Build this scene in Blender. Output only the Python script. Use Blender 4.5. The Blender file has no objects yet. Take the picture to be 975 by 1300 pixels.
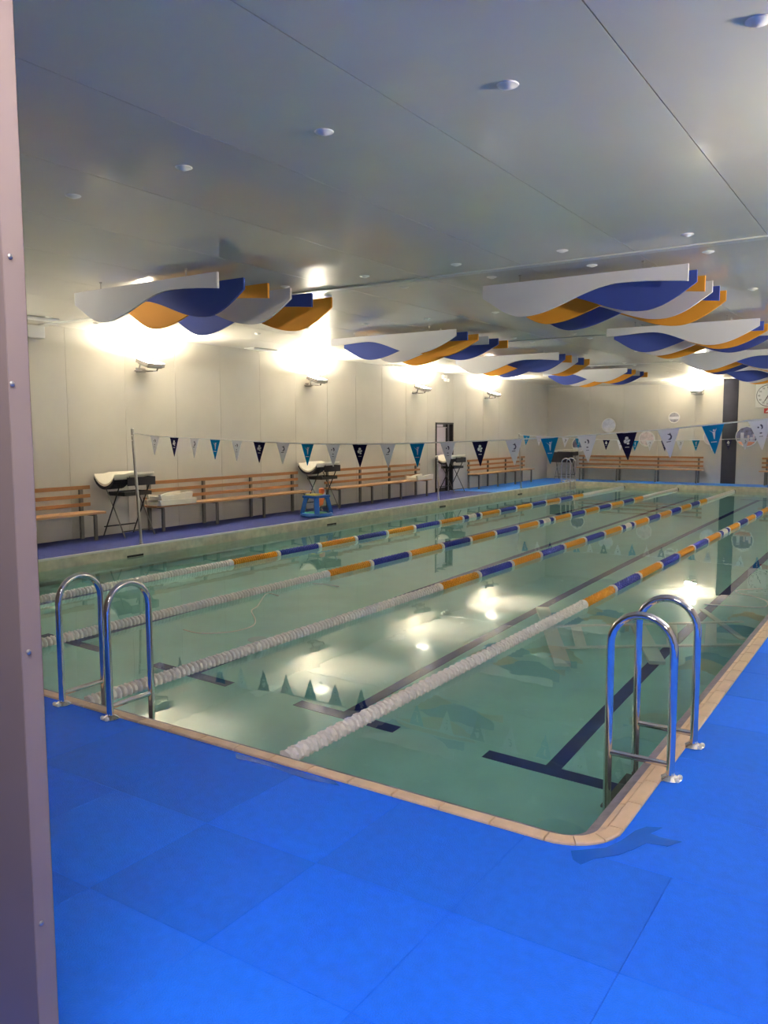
import bpy, bmesh, math, random
from mathutils import Vector, Matrix
random.seed(7)
S = bpy.context.scene
COL = S.collection
# ------------------------------------------------------------------ camera
CAM_H, FPX = 1.7, 1033.2
yaw, pitch, roll = [math.radians(a) for a in (33.313, 5.686, -0.147)]
fw = Vector((-math.sin(yaw)*math.cos(pitch), math.cos(yaw)*math.cos(pitch), -math.sin(pitch)))
rt = Vector((math.cos(yaw), math.sin(yaw), 0)); up = rt.cross(fw)
c_, s_ = math.cos(roll), math.sin(roll)
rt, up = rt*c_ + up*s_, up*c_ - rt*s_
cd = bpy.data.cameras.new('camera'); cam = bpy.data.objects.new('camera', cd); COL.objects.link(cam)
cd.sensor_fit = 'VERTICAL'; cd.sensor_height = 24; cd.lens = 24*FPX/1300; cd.clip_start = .03; cd.clip_end = 200
M = Matrix.Identity(4)
for i in range(3):
    M[i][0], M[i][1], M[i][2] = rt[i], up[i], -fw[i]
M[2][3] = CAM_H
cam.matrix_world = M; S.camera = cam
# ------------------------------------------------------------------ world (the lit foyer behind the doorway) and exposure
W = bpy.data.worlds.new('world'); S.world = W; W.use_nodes = True
bg = W.node_tree.nodes['Background']; bg.inputs[0].default_value = (.84, .78, .86, 1); bg.inputs[1].default_value = .06
LAMP = 620.0; LAMP_COL = (1.0, .90, .70)
vs = S.view_settings; vs.view_transform = 'Standard'; vs.look = 'None'; vs.gamma = 1; vs.exposure = 1.22; vs.use_curve_mapping = False
S.cycles.sample_clamp_indirect = 12; S.cycles.max_bounces = 10; S.cycles.diffuse_bounces = 6; S.cycles.glossy_bounces = 5; S.cycles.transmission_bounces = 6
# ------------------------------------------------------------------ materials
def mat(name, col, rough=.5, metal=0, var=0, scale=8, bump=0, bscale=120, spec=.5, emit=None):
    m = bpy.data.materials.new(name); m.use_nodes = True; nt = m.node_tree; b = nt.nodes['Principled BSDF']
    b.inputs['Base Color'].default_value = (*col, 1); b.inputs['Roughness'].default_value = rough
    b.inputs['Metallic'].default_value = metal; b.inputs['Specular IOR Level'].default_value = spec
    tc = nt.nodes.new('ShaderNodeTexCoord')
    if var:
        n = nt.nodes.new('ShaderNodeTexNoise'); n.inputs['Scale'].default_value = scale; n.inputs['Detail'].default_value = 4
        nt.links.new(tc.outputs['Object'], n.inputs['Vector'])
        r = nt.nodes.new('ShaderNodeValToRGB'); r.color_ramp.elements[0].position = .3; r.color_ramp.elements[1].position = .7
        r.color_ramp.elements[0].color = (*[max(0, c*(1-var)) for c in col], 1)
        r.color_ramp.elements[1].color = (*[min(1, c*(1+var)) for c in col], 1)
        nt.links.new(n.outputs['Fac'], r.inputs['Fac']); nt.links.new(r.outputs['Color'], b.inputs['Base Color'])
    if bump:
        n2 = nt.nodes.new('ShaderNodeTexNoise'); n2.inputs['Scale'].default_value = bscale; n2.inputs['Detail'].default_value = 3
        nt.links.new(tc.outputs['Object'], n2.inputs['Vector'])
        bp = nt.nodes.new('ShaderNodeBump'); bp.inputs['Strength'].default_value = bump; bp.inputs['Distance'].default_value = .01
        nt.links.new(n2.outputs['Fac'], bp.inputs['Height']); nt.links.new(bp.outputs['Normal'], b.inputs['Normal'])
    if emit:
        b.inputs['Emission Color'].default_value = (*emit[0], 1); b.inputs['Emission Strength'].default_value = emit[1]
    return m
def wood(name, col):
    m = mat(name, col, .45); nt = m.node_tree; b = nt.nodes['Principled BSDF']
    tc = nt.nodes['Texture Coordinate']; mp = nt.nodes.new('ShaderNodeMapping'); mp.inputs['Scale'].default_value = (1.2, 30, 40)
    n = nt.nodes.new('ShaderNodeTexNoise'); n.inputs['Scale'].default_value = 3; n.inputs['Detail'].default_value = 5
    r = nt.nodes.new('ShaderNodeValToRGB')
    r.color_ramp.elements[0].color = (*[c*.72 for c in col], 1); r.color_ramp.elements[1].color = (*[min(1, c*1.2) for c in col], 1)
    nt.links.new(tc.outputs['Object'], mp.inputs['Vector']); nt.links.new(mp.outputs['Vector'], n.inputs['Vector'])
    nt.links.new(n.outputs['Fac'], r.inputs['Fac']); nt.links.new(r.outputs['Color'], b.inputs['Base Color'])
    return m
K = {}
K['wall'] = mat('wall_panel_paint', (.53, .50, .45), .42, var=.03, scale=2)
K['joint'] = mat('wall_joint', (.46, .44, .40), .7)  # plain joint colour of the backing slab between wall panels
K['ceil'] = mat('ceiling_sheet', (.60, .575, .52), .30, var=.03, scale=1.5, spec=.75)
K['ceil'].node_tree.nodes['Principled BSDF'].inputs['Coat Weight'].default_value = .55; K['ceil'].node_tree.nodes['Principled BSDF'].inputs['Coat Roughness'].default_value = .07
K['ceil_joint'] = mat('ceiling_joint', (.16, .17, .18), .6)
K['ceil_trim'] = mat('ceiling_trim', (.55, .56, .55), .3)
K['mat_blue'] = [mat('foam_mat_blue_%s' % n, c, .62, var=.05, scale=22, bump=.5, bscale=170, spec=.2) for n, c in
    (('a', (.007, .150, .93)), ('b', (.007, .138, .84)), ('c', (.008, .165, .97)), ('d', (.007, .144, .89)))]
K['mat_indigo'] = mat('foam_mat_indigo', (.013, .021, .13), .6, var=.15, scale=10, bump=.4, bscale=170, spec=.2)
K['mat_sky'] = mat('foam_mat_pale_blue', (.012, .17, .66), .55, var=.12, scale=10, bump=.4, bscale=170)
K['slab'] = mat('deck_slab', (.06, .08, .2), .8)
K['tile'] = mat('coping_tile_clay', (.74, .53, .36), .42, var=.10, scale=9)
K['ledge'] = mat('wet_overflow_ledge', (.17, .15, .21), .5, var=.25, scale=20)
K['basin'] = mat('basin_floor_tile', (.43, .75, .73), .5, var=.05, scale=2.5)
K['basinwall'] = mat('basin_wall_tile', (.50, .56, .46), .45, var=.12, scale=5)
K['lane'] = mat('navy_lane_tile', (.010, .020, .20), .4, var=.15, scale=9)
K['white'] = mat('white_plastic', (.80, .79, .76), .35)
K['float_white'] = mat('float_white', (.90, .87, .84), .4)
K['float_orange'] = mat('float_orange', (.80, .34, .015), .35)
K['float_blue'] = mat('float_blue', (.018, .035, .36), .35)
K['black'] = mat('black_plastic', (.012, .012, .014), .45)
K['steel'] = mat('polished_stainless', (.78, .77, .77), .10, 1)
K['galv'] = mat('galvanised_steel', (.40, .39, .37), .35, .9, var=.1, scale=30)
K['grey'] = mat('grey_powder_coat', (.13, .12, .11), .45)
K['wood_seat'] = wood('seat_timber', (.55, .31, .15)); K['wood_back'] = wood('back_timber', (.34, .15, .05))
K['fabric_black'] = mat('black_fabric', (.012, .011, .02), .8, bump=.3, bscale=300)
K['cream'] = mat('cream_moulding', (.84, .80, .70), .35)
K['b_white'] = mat('board_pale_grey', (.62, .62, .66), .75, bump=.2, bscale=200)
K['b_blue'] = mat('board_blue', (.035, .065, .33), .75, bump=.2, bscale=200)
K['b_orange'] = mat('board_orange', (.75, .31, .02), .75, bump=.2, bscale=200)
def cloth(name, col):
    m = bpy.data.materials.new(name); m.use_nodes = True; nt = m.node_tree; nt.nodes.remove(nt.nodes['Principled BSDF'])
    d = nt.nodes.new('ShaderNodeBsdfDiffuse'); t = nt.nodes.new('ShaderNodeBsdfTranslucent'); x = nt.nodes.new('ShaderNodeMixShader'); x.inputs[0].default_value = .45
    n = nt.nodes.new('ShaderNodeTexNoise'); n.inputs['Scale'].default_value = 60; hs = nt.nodes.new('ShaderNodeMixRGB'); hs.blend_type = 'MULTIPLY'; hs.inputs[0].default_value = .12
    hs.inputs[1].default_value = (*col, 1); nt.links.new(n.outputs['Fac'], hs.inputs[2])
    for b in (d, t): nt.links.new(hs.outputs[0], b.inputs['Color'])
    nt.links.new(d.outputs[0], x.inputs[1]); nt.links.new(t.outputs[0], x.inputs[2]); nt.links.new(x.outputs[0], nt.nodes['Material Output'].inputs[0])
    return m
K['flag_white'] = cloth('flag_white', (.90, .90, .96)); K['flag_navy'] = cloth('flag_navy', (.016, .014, .065))
K['flag_teal'] = cloth('flag_teal', (.004, .27, .56)); K['print_white'] = mat('print_white', (.8, .8, .8), .6)
K['print_dark'] = mat('print_dark', (.05, .05, .10), .6); K['print_pink'] = mat('print_pink', (.45, .12, .28), .6)
K['jamb'] = mat('mauve_wall_sheet', (.165, .128, .116), .5, var=.03, scale=5); K['flash'] = mat('mauve_flashing', (.19, .148, .136), .42)
K['slate'] = mat('dark_slate_cladding', (.022, .022, .034), .6, var=.15, scale=6, spec=.2)
K['lilac'] = mat('lilac_door_leaf', (.50, .43, .52), .45); K['dark'] = mat('dark_frame', (.016, .014, .014), .5)
K['red'] = mat('red_plate', (.45, .03, .03), .4); K['teal_toy'] = mat('toy_blue', (.01, .10, .42), .3)
K['toy_green'] = mat('toy_green', (.03, .42, .12), .3); K['toy_orange'] = mat('toy_orange', (.8, .16, .04), .35); K['toy_yellow'] = mat('toy_yellow', (.8, .62, .08), .35)
K['lamp_body'] = mat('lamp_body', (.30, .28, .26), .4, .4)
K['lamp_glass'] = mat('lit_lamp_glass', (.9, .9, .9), .3, emit=(LAMP_COL, LAMP))
K['concrete'] = mat('stained_concrete_edge', (.66, .60, .47), .6, var=.18, scale=7)
K['slot'] = mat('return_slot', (.02, .018, .014), .6)
K['wet'] = mat('wet_patch', (.004, .105, .62), .25, spec=.5)
K['cord'] = mat('pale_cord', (.75, .77, .75), .5); K['drain'] = mat('drain_grate', (.50, .62, .66), .4)
K['pvc'] = mat('white_pvc', (.78, .82, .80), .4)
def water_mat():
    m = bpy.data.materials.new('pool_water'); m.use_nodes = True; nt = m.node_tree; b = nt.nodes['Principled BSDF']
    b.inputs['Base Color'].default_value = (.69, .92, .89, 1); b.inputs['Roughness'].default_value = 0
    b.inputs['IOR'].default_value = 1.333; b.inputs['Transmission Weight'].default_value = 1
    tc = nt.nodes.new('ShaderNodeTexCoord'); n = nt.nodes.new('ShaderNodeTexNoise'); n.inputs['Scale'].default_value = 2.2; n.inputs['Detail'].default_value = 2
    bp = nt.nodes.new('ShaderNodeBump'); bp.inputs['Strength'].default_value = .05; bp.inputs['Distance'].default_value = .02
    nt.links.new(tc.outputs['Object'], n.inputs['Vector']); nt.links.new(n.outputs['Fac'], bp.inputs['Height']); nt.links.new(bp.outputs['Normal'], b.inputs['Normal'])
    return m
K['water'] = water_mat()
# ------------------------------------------------------------------ mesh helpers
def wloc(o):
    v = Vector((0, 0, 0))
    while o: v = v + o.location; o = o.parent
    return v
class MB:
    def __init__(s): s.bm = bmesh.new()
    def poly(s, loops, faces):
        vs = [s.bm.verts.new(v) for v in loops]
        for f in faces:
            try: s.bm.faces.new([vs[i] for i in f])
            except ValueError: pass
        return s
    def box(s, x0, x1, y0, y1, z0, z1):
        v = [(x, y, z) for x in (x0, x1) for y in (y0, y1) for z in (z0, z1)]
        return s.poly(v, [(0, 1, 3, 2), (4, 6, 7, 5), (0, 4, 5, 1), (2, 3, 7, 6), (0, 2, 6, 4), (1, 5, 7, 3)])
    def bar(s, p, q, w, h, upv=(0, 0, 1)):
        p, q = Vector(p), Vector(q); d = (q-p).normalized(); u = Vector(upv)
        if abs(d.dot(u)) > .98: u = Vector((1, 0, 0))
        a = d.cross(u).normalized()*w/2; b = a.cross(d).normalized()*h/2
        v = [e+sa*a+sb*b for e in (p, q) for sa, sb in ((-1, -1), (1, -1), (1, 1), (-1, 1))]
        return s.poly(v, [(3, 2, 1, 0), (4, 5, 6, 7), (0, 1, 5, 4), (1, 2, 6, 5), (2, 3, 7, 6), (3, 0, 4, 7)])
    def tube(s, pts, r, n=8, cap=True):
        pts = [Vector(p) for p in pts]; rings = []; prev = None
        for i, p in enumerate(pts):
            d = (pts[min(i+1, len(pts)-1)]-pts[max(i-1, 0)]).normalized()
            if prev is None:
                a = d.cross(Vector((0, 0, 1)) if abs(d.z) < .9 else Vector((1, 0, 0))).normalized()
            else: a = (prev - d*prev.dot(d)).normalized()
            prev = a; b = d.cross(a)
            rr = r[i] if isinstance(r, (list, tuple)) else r
            rings.append([s.bm.verts.new(p+(a*math.cos(t)+b*math.sin(t))*rr) for t in [2*math.pi*k/n for k in range(n)]])
        for A, B in zip(rings, rings[1:]):
            for k in range(n): s.bm.faces.new((A[k], A[(k+1) % n], B[(k+1) % n], B[k]))
        if cap:
            s.bm.faces.new(rings[0][::-1]); s.bm.faces.new(rings[-1])
        return s
    def lathe(s, prof, n=16, axis='Z', at=(0, 0, 0)):
        """prof = [(r, h)]"""
        R = []
        for r, h in prof:
            ring = []
            for k in range(n):
                t = 2*math.pi*k/n; x, y = r*math.cos(t), r*math.sin(t)
                v = (x, y, h) if axis == 'Z' else ((x, h, y) if axis == 'Y' else (h, x, y))
                ring.append(s.bm.verts.new((v[0]+at[0], v[1]+at[1], v[2]+at[2])))
            R.append(ring)
        for A, B in zip(R, R[1:]):
            for k in range(n): s.bm.faces.new((A[k], A[(k+1) % n], B[(k+1) % n], B[k]))
        s.bm.faces.new(R[0]); s.bm.faces.new(R[-1][::-1])
        return s
    def prism(s, pts, vec):
        """flat polygon pts (3D) extruded along vec"""
        v = Vector(vec); n = len(pts); P = [Vector(p) for p in pts]
        A = [s.bm.verts.new(p) for p in P]; B = [s.bm.verts.new(p+v) for p in P]
        s.bm.faces.new(A); s.bm.faces.new(B[::-1])
        for i in range(n): s.bm.faces.new((A[i], B[i], B[(i+1) % n], A[(i+1) % n]))
        return s
    def strip(s, pairs, th):
        """board between a top and a bottom line: pairs = [(top, bottom)] in 3D, thickness along y"""
        F = []
        for dy in (0, th): F.append([(s.bm.verts.new((a[0], a[1]+dy, a[2])), s.bm.verts.new((b[0], b[1]+dy, b[2]))) for a, b in pairs])
        f, g = F
        for i in range(len(pairs)-1):
            s.bm.faces.new((f[i][0], f[i][1], f[i+1][1], f[i+1][0])); s.bm.faces.new((g[i][0], g[i+1][0], g[i+1][1], g[i][1]))
            s.bm.faces.new((f[i][0], f[i+1][0], g[i+1][0], g[i][0])); s.bm.faces.new((f[i][1], g[i][1], g[i+1][1], f[i+1][1]))
        for i in (0, -1): s.bm.faces.new((f[i][0], g[i][0], g[i][1], f[i][1]))
        return s
    def sweep(s, prof, path, closed=False):
        """prof = [(offset, z)], path = [(x, y, nx, ny)]; open cross-section skin"""
        rings = [[s.bm.verts.new((x+nx*o, y+ny*o, z)) for o, z in prof] for x, y, nx, ny in path]
        for A, B in zip(rings, rings[1:]):
            for k in range(len(prof)-1): s.bm.faces.new((A[k], A[k+1], B[k+1], B[k]))
        if closed:
            for A in (rings[0], rings[-1]): s.bm.faces.new(A)
            for A, B in zip(rings, rings[1:]): s.bm.faces.new((A[-1], A[0], B[0], B[-1]))
        return s
    def data(s, name, m, smooth=False, bevel=0, off=None):
        if off is not None: bmesh.ops.translate(s.bm, verts=s.bm.verts, vec=-off)
        if bevel: bmesh.ops.bevel(s.bm, geom=s.bm.edges[:], offset=bevel, segments=2, affect='EDGES', profile=.7, clamp_overlap=True)
        bmesh.ops.recalc_face_normals(s.bm, faces=s.bm.faces)
        me = bpy.data.meshes.new(name); s.bm.to_mesh(me); s.bm.free(); me.materials.append(m)
        if smooth:
            for p in me.polygons: p.use_smooth = True
            try: me.set_sharp_from_angle(angle=math.radians(40))
            except Exception: pass
        return me
    def build(s, name, m, parent=None, smooth=False, bevel=0):
        me = s.data(name, m, smooth, bevel, wloc(parent) if parent else None)
        o = bpy.data.objects.new(name, me); COL.objects.link(o); o.parent = parent
        return o
def place(name, me, parent=None, loc=(0, 0, 0), rot=None):
    o = bpy.data.objects.new(name, me); COL.objects.link(o); o.parent = parent; o.location = loc
    if rot: o.rotation_euler = rot
    return o
def thing(name, label, cat, loc=(0, 0, 0), group=None):
    o = bpy.data.objects.new(name, None); COL.objects.link(o); o.location = loc; o.empty_display_size = .1
    return tag(o, label, cat, group)
def tag(o, label, cat, group=None):
    o['label'] = label; o['category'] = cat
    if group: o['group'] = group
    return o
def struct(o): o['kind'] = 'structure'; return o
def dup(root, loc, label, rotz=0):
    r = root.copy(); COL.objects.link(r); r.location = loc; r.rotation_euler = (0, 0, rotz); r['label'] = label
    for ch in root.children:
        c = ch.copy(); COL.objects.link(c); c.parent = r
        for g in ch.children:
            d = g.copy(); COL.objects.link(d); d.parent = c
    return r
def arc(cx, cy, r, a0, a1, n): return [(cx+r*math.cos(a0+(a1-a0)*i/n), cy+r*math.sin(a0+(a1-a0)*i/n)) for i in range(n+1)]
def kids(root): return list(root.children)
# ------------------------------------------------------------------ dimensions (metres; camera stands at x = y = 0)
XL, XR, YN, YF, ZC = -11.19, 1.6, 1.0, 27.7, 3.31        # hall
PXL, PXR, PYN, PYF = -9.66, -.973, 3.072, 26.3           # pool edges at deck level (outer line of the coping)
WZ, BZ = -.145, -1.20                                    # water level, basin floor
# ------------------------------------------------------------------ setting: ceiling
ce = struct(MB().box(XL-.1, XR+.1, YN, YF+.1, ZC+.012, ZC+.10).build('ceiling', K['ceil_joint']))
ybr = [YN, 7.6, 13.75, 20.1, YF]
xs = [XL] + [-1.15-1.1*k for k in range(9, -3, -1) if XL+.2 < -1.15-1.1*k < XR] + [XR]
cache = {}
for a, b in zip(ybr, ybr[1:]):
    for x0, x1 in zip(xs, xs[1:]):
        MB().box(x0+.003, x1-.003, a+.004, b-.004, ZC, ZC+.02).build('ceiling_panel', K['ceil'], ce)
capme = MB().lathe([(.0, -.020), (.014, -.019), (.028, -.014), (.038, -.008), (.05, -.005), (.053, 0)], 14).data('bolt_cap', K['white'], True)
for y in (3.65, 7.16, 7.95, 10.3, 13.3, 14.1, 16.9, 19.65, 20.5, 23.6, 27.2):
    for k in range(10):
        x = -.62-1.08*k
        if XL+.2 < x: place('bolt_cap', capme, ce, (x, y, ZC-.0005))
struct(MB().box(XL+.01, XR, 7.55, 7.66, ZC-.014, ZC-.0005).build('trim_1', K['ceil_trim'], None, bevel=.003))
struct(MB().box(XL+.01, XR, 13.71, 13.79, ZC-.012, ZC-.0005).build('trim_2', K['ceil_trim']))
struct(MB().box(XL+.01, XR, 20.06, 20.14, ZC-.012, ZC-.0005).build('trim_3', K['ceil_trim']))
struct(MB().prism([(XL+.01, YF-.002, ZC-.001), (XL+.01, YF-.11, ZC-.001), (XL+.01, YF-.10, ZC-.03), (XL+.01, YF-.002, ZC-.10)], (-5.32-XL, 0, 0)).build('trim_4', K['wall']))
# ------------------------------------------------------------------ setting: walls
DY0, DY1, DZ = 19.62, 20.63, 1.93                         # doorway in the left wall
b = MB(); b.box(XL-.14, XL-.012, YN, DY0, -.3, ZC+.05); b.box(XL-.14, XL-.012, DY1, YF+.1, -.3, ZC+.05); b.box(XL-.14, XL-.012, DY0, DY1, DZ, ZC+.05)
wl = struct(b.build('wall_left', K['joint']))
def wpanel(y0, y1, z0, z1): MB().box(XL-.02, XL, y0+.0025, y1-.0025, z0, z1).build('wall_panel', K['wall'], wl)
yj = [YN] + [8.01+1.1175*k for k in range(-6, 18)] + [YF]
yj = [y for i, y in enumerate(yj) if i == 0 or y-yj[i-1] > .05]
for y0, y1 in zip(yj, yj[1:]):
    if y1 <= DY0 or y0 >= DY1: wpanel(y0, y1, 0.0, ZC)
    else:
        if y0 < DY0: wpanel(y0, DY0, 0.0, ZC)
        wpanel(max(y0, DY0), min(y1, DY1), DZ, ZC)
        if y1 > DY1: wpanel(DY1, y1, 0.0, ZC)
b = MB(); b.box(XL-.1, -5.30, YF+.012, YF+.14, -.3, ZC+.05); b.box(-4.86, XR+.1, YF+.012, YF+.14, -.3, ZC+.05)
wf = struct(b.build('wall_far', K['joint']))
xj = [XL] + [-9.65+1.17*k-.0 for k in range(0, 4)] + [-5.30]
for x0, x1 in zip(xj, xj[1:]): MB().box(x0+.0025, x1-.0025, YF, YF+.02, 0, ZC).build('wall_panel', K['wall'], wf)
xj = [-4.86+1.17*k for k in range(6)]
for x0, x1 in zip(xj, xj[1:]): MB().box(x0+.004, min(x1, XR)-.004, YF, YF+.02, 0, ZC).build('wall_panel', K['wall'], wf)
struct(MB().box(-5.30, -4.86, YF-.015, YF+.1, 0, ZC).build('trim_5', K['slate']))
wr = struct(MB().box(XR, XR+.12, YN-.01, YF+.14, -.3, ZC+.05).build('wall_right', K['wall']))
JX, JT = -1.590, .0485
wn = struct(MB().box(XL-.14, JX-.0015, YN, YN+JT, -.3, ZC+.05).box(XR-.12, XR+.12, YN, YN+JT, -.3, ZC+.05).box(JX-.0015, XR-.12, YN, YN+JT, 2.75, ZC+.05).build('wall_near', K['jamb']))
tr = struct(MB().box(JX-.0015, JX, YN+.0012, YN+JT+.001, -.01, 2.75).box(JX-.04, JX, YN+JT, YN+JT+.001, -.01, 2.75).build('trim_6', K['flash']))
scr = MB().lathe([(.0, .0042), (.003, .004), (.0055, .0022), (.006, 0)], 10, 'X').data('screw', K['galv'], True)
for z in (2.69, 2.06, 1.80, 1.226, .605): place('screw', scr, tr, (JX, YN+(.017 if z != 1.80 else .008), z))
# door in the left wall
dr = thing('door_1', '', '', (XL, (DY0+DY1)/2, 0)); del dr['label'], dr['category']; struct(dr)
MB().box(XL-.10, XL+.02, DY0, DY0+.045, 0, DZ).box(XL-.10, XL+.02, DY1-.045, DY1, 0, DZ).box(XL-.10, XL+.02, DY0, DY1, DZ-.05, DZ).build('door_frame', K['dark'], dr)
MB().box(XL-.09, XL-.05, DY0+.045, 20.29, .10, 1.78).build('door_leaf', K['lilac'], dr)
MB().box(XL-.095, XL-.045, DY0+.045, 20.29, 0.0, .10).box(XL-.095, XL-.045, DY0+.045, 20.29, 1.78, DZ-.05).build('door_rail', K['dark'], dr)
MB().box(XL-.05, XL+.012, 20.29, 20.33, 0, DZ-.05).build('leaf_edge', K['dark'], dr)
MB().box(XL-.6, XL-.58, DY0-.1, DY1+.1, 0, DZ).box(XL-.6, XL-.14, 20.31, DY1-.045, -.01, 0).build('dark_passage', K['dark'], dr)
MB().box(XL-.04, XL+.0, DY0+.08, DY0+.42, DZ-.115, DZ-.055).box(XL-.04, XL+.0, DY0+.10, 20.27, DZ-.15, DZ-.13).build('door_closer', K['lilac'], dr)
# ------------------------------------------------------------------ setting: floor of foam mats
b = MB(); b.box(XL-.1, XR+.1, -1.6, PYN, -.3, -.012); b.box(PXR, XR+.1, PYN, YF+.1, -.3, -.012); b.box(XL-.1, PXL-.03, PYN, YF+.1, -.3, -.012); b.box(PXL-.03, PXR, PYF+.03, YF+.1, -.3, -.012)
fl = struct(b.build('floor', K['slab']))
MS = .603; mcache = {}
def fmat(x0, x1, y0, y1, m):
    key = (round(x1-x0, 3), round(y1-y0, 3), m.name)
    if key not in mcache:
        g = .0006; X, Y = x1-x0, y1-y0
        bb = MB(); bb.poly([(g, g, -.012), (X-g, g, -.012), (X-g, Y-g, -.012), (g, Y-g, -.012), (g, g, -.002), (X-g, g, -.002), (X-g, Y-g, -.002), (g, Y-g, -.002), (g+.0015, g+.0015, 0), (X-g-.0015, g+.0015, 0), (X-g-.0015, Y-g-.0015, 0), (g+.0015, Y-g-.0015, 0)],
            [(0, 1, 5, 4), (1, 2, 6, 5), (2, 3, 7, 6), (3, 0, 4, 7), (4, 5, 9, 8), (5, 6, 10, 9), (6, 7, 11, 10), (7, 4, 8, 11), (8, 9, 10, 11)])
        mcache[key] = bb.data('mat', m)
    place('mat', mcache[key], fl, (x0, y0, 0))
ry = [-1.6, -1.2, -.6, 0.0, .605, 1.208, 1.811, 2.414, PYN]
for j, (y0, y1) in enumerate(zip(ry, ry[1:])):
    x = -1.913-MS*16+.302*(j % 2)*0
    while x < XR-.01:
        x1 = min(x+MS, XR)
        if (y1 > YN or -2.6 < x < 1.7) and x > XL-.3:
            i = int(round((x+1.913)/MS)); r = random.random()
            m = K['mat_blue'][1] if (i, j) in ((-1, 6), (-2, 7), (-3, 7), (0, 7), (1, 7)) else K['mat_blue'][2] if (i, j) in ((0, 5), (-1, 5), (-2, 6)) else K['mat_blue'][0 if r < .45 else 3 if r < .8 else 2]
            fmat(max(x, XL), x1, y0, y1, m)
        x = x1
y = PYN
while y < YF-.01:
    y1 = min(y+MS, YF); big = y > 9
    if big: y1 = min(y+MS*2, YF)
    x = PXR
    for w in ((MS, MS, MS, MS, XR-PXR-4*MS) if not big else (XR-PXR,)):
        fmat(x, x+w, y, y1, random.choice(K['mat_blue'])); x += w
    y = y1
y = PYN
while y < YF-.01:
    y1 = min(y+MS*(1 if y < 12 else 2), YF); m = K['mat_indigo'] if y < 19.4 else K['mat_sky']
    w = PXL-.03-XL
    for k in range(2): fmat(XL+k*w/2, XL+(k+1)*w/2, y, y1, m)
    y = y1
x = PXL-.03
while x < PXR-.01:
    x1 = min(x+1.2, PXR); fmat(x, x1, PYF+.03, YF, K['mat_sky']); x = x1
# fill piece outside the rounded pool corner
CR = .25; ccx, ccy = PXR-CR, PYN+CR
pts = [(PXR, PYN)] + arc(ccx, ccy, CR, 0, -math.pi/2, 9)
MB().prism([(x, y, -.012) for x, y in pts], (0, 0, .012)).build('mat', K['mat_blue'][0], fl)
# ------------------------------------------------------------------ the pool basin
pool = thing('swimming_pool', 'long indoor swimming pool basin with clay coloured edge tiles and navy floor lines', 'pool', (-5.3, 14.7, 0))
prof = [(-.004, -.035), (-.004, .008), (.002, .013), (.056, .013), (.064, .006), (.0655, -.022), (.0715, -.022), (.0725, -.004), (.098, -.010), (.104, -.018), (.106, -.10), (.0, -.10)]
def tilepiece(path):
    MB().sweep(prof, path, True).build('coping_tile', K['tile'], pool)
g = .004; tl = .252
me = MB().sweep(prof, [(g, 0, 0, 1), (tl-g, 0, 0, 1)], True).data('coping_tile', K['tile'])
x = ccx-.0
while x-tl > PXL: place('coping_tile', me, pool, (x-tl+5.3, PYN-14.7, 0)); x -= tl
tilepiece([(PXL, PYN, 0, 1), (x-g, PYN, 0, 1)])
tl2 = .2725
me = MB().sweep(prof, [(0, g, -1, 0), (0, tl2-g, -1, 0)], True).data('coping_tile', K['tile'])
y = ccy
while y+tl2 < PYF: place('coping_tile', me, pool, (PXR+5.3, y-14.7, 0)); y += tl2
tilepiece([(PXR, y+g, -1, 0), (PXR, PYF, -1, 0)])
for a0, a1 in ((-90, -61), (-61, -31), (-31, 0)):
    P = []
    for i in range(4):
        a = math.radians(a0+.6+(a1-a0-1.2)*i/3); P.append((ccx+CR*math.cos(a), ccy+CR*math.sin(a), -math.cos(a), -math.sin(a)))
    tilepiece(P)
inner = [(PXL, PYN, 0, 1)] + [(ccx+CR*math.cos(a), ccy+CR*math.sin(a), -math.cos(a), -math.sin(a)) for a in [math.radians(-90+9*i) for i in range(11)]] + [(PXR, PYF, -1, 0)]
MB().sweep([(.103, -.017), (.108, -.020), (.148, -.030), (.158, -.042), (.160, -.20)], inner).build('overflow_ledge', K['ledge'], pool, True)
MB().sweep([(.160, -.20), (.190, -.22), (.190, BZ)], inner).build('basin_wall', K['basinwall'], pool)
MB().box(PXL-.10, PXL, PYN, PYF+.06, -.22, -.014).build('concrete_edge', K['concrete'], pool)
MB().box(PXL-.10, PXL, PYN, PYF+.06, BZ, -.22).build('basin_wall', K['basinwall'], pool)
MB().box(PXL-.1, PXR, PYF, PYF+.10, -.22, -.014).build('concrete_edge', K['concrete'], pool)
MB().box(PXL-.1, PXR, PYF, PYF+.10, BZ, -.22).build('basin_wall', K['basinwall'], pool)
MB().box(PXL-.05, PXL+.006, PYN, PYF+.06, -.014, .012).build('edge_strip', K['white'], pool, bevel=.004)
MB().box(PXL+.006, PXR, PYF-.006, PYF+.035, -.014, .006).build('edge_strip', K['concrete'], pool, bevel=.004)
MB().box(PXL-.1, PXR+.02, PYN-.02, PYF+.1, BZ-.1, BZ).build('basin_floor', K['basin'], pool)
for x in (-1.96, -3.66, -5.37, -7.07, -8.79):
    MB().box(x-.055, x+.055, 5.06, 24.40, BZ, BZ+.004).box(x-.48, x+.48, 4.945, 5.065, BZ, BZ+.004).box(x-.48, x+.48, 24.39, 24.51, BZ, BZ+.004).build('lane_line', K['lane'], pool)
for y in (7.97, 12.81, 17.3, 21.9): MB().box(PXL-.03, PXL+.004, y-.15, y+.15, -.158, -.118).build('return_slot', K['slot'], pool)
wa = MB().poly([(PXL, PYN+.16, WZ), (PXR-.165, PYN+.16, WZ), (PXR-.165, PYF, WZ), (PXL, PYF, WZ)], [(0, 1, 2, 3)]).build('pool_water', K['water'])
tag(wa, 'still clear green pool water filling the basin and mirroring the ceiling', 'water'); wa['kind'] = 'stuff'
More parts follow.
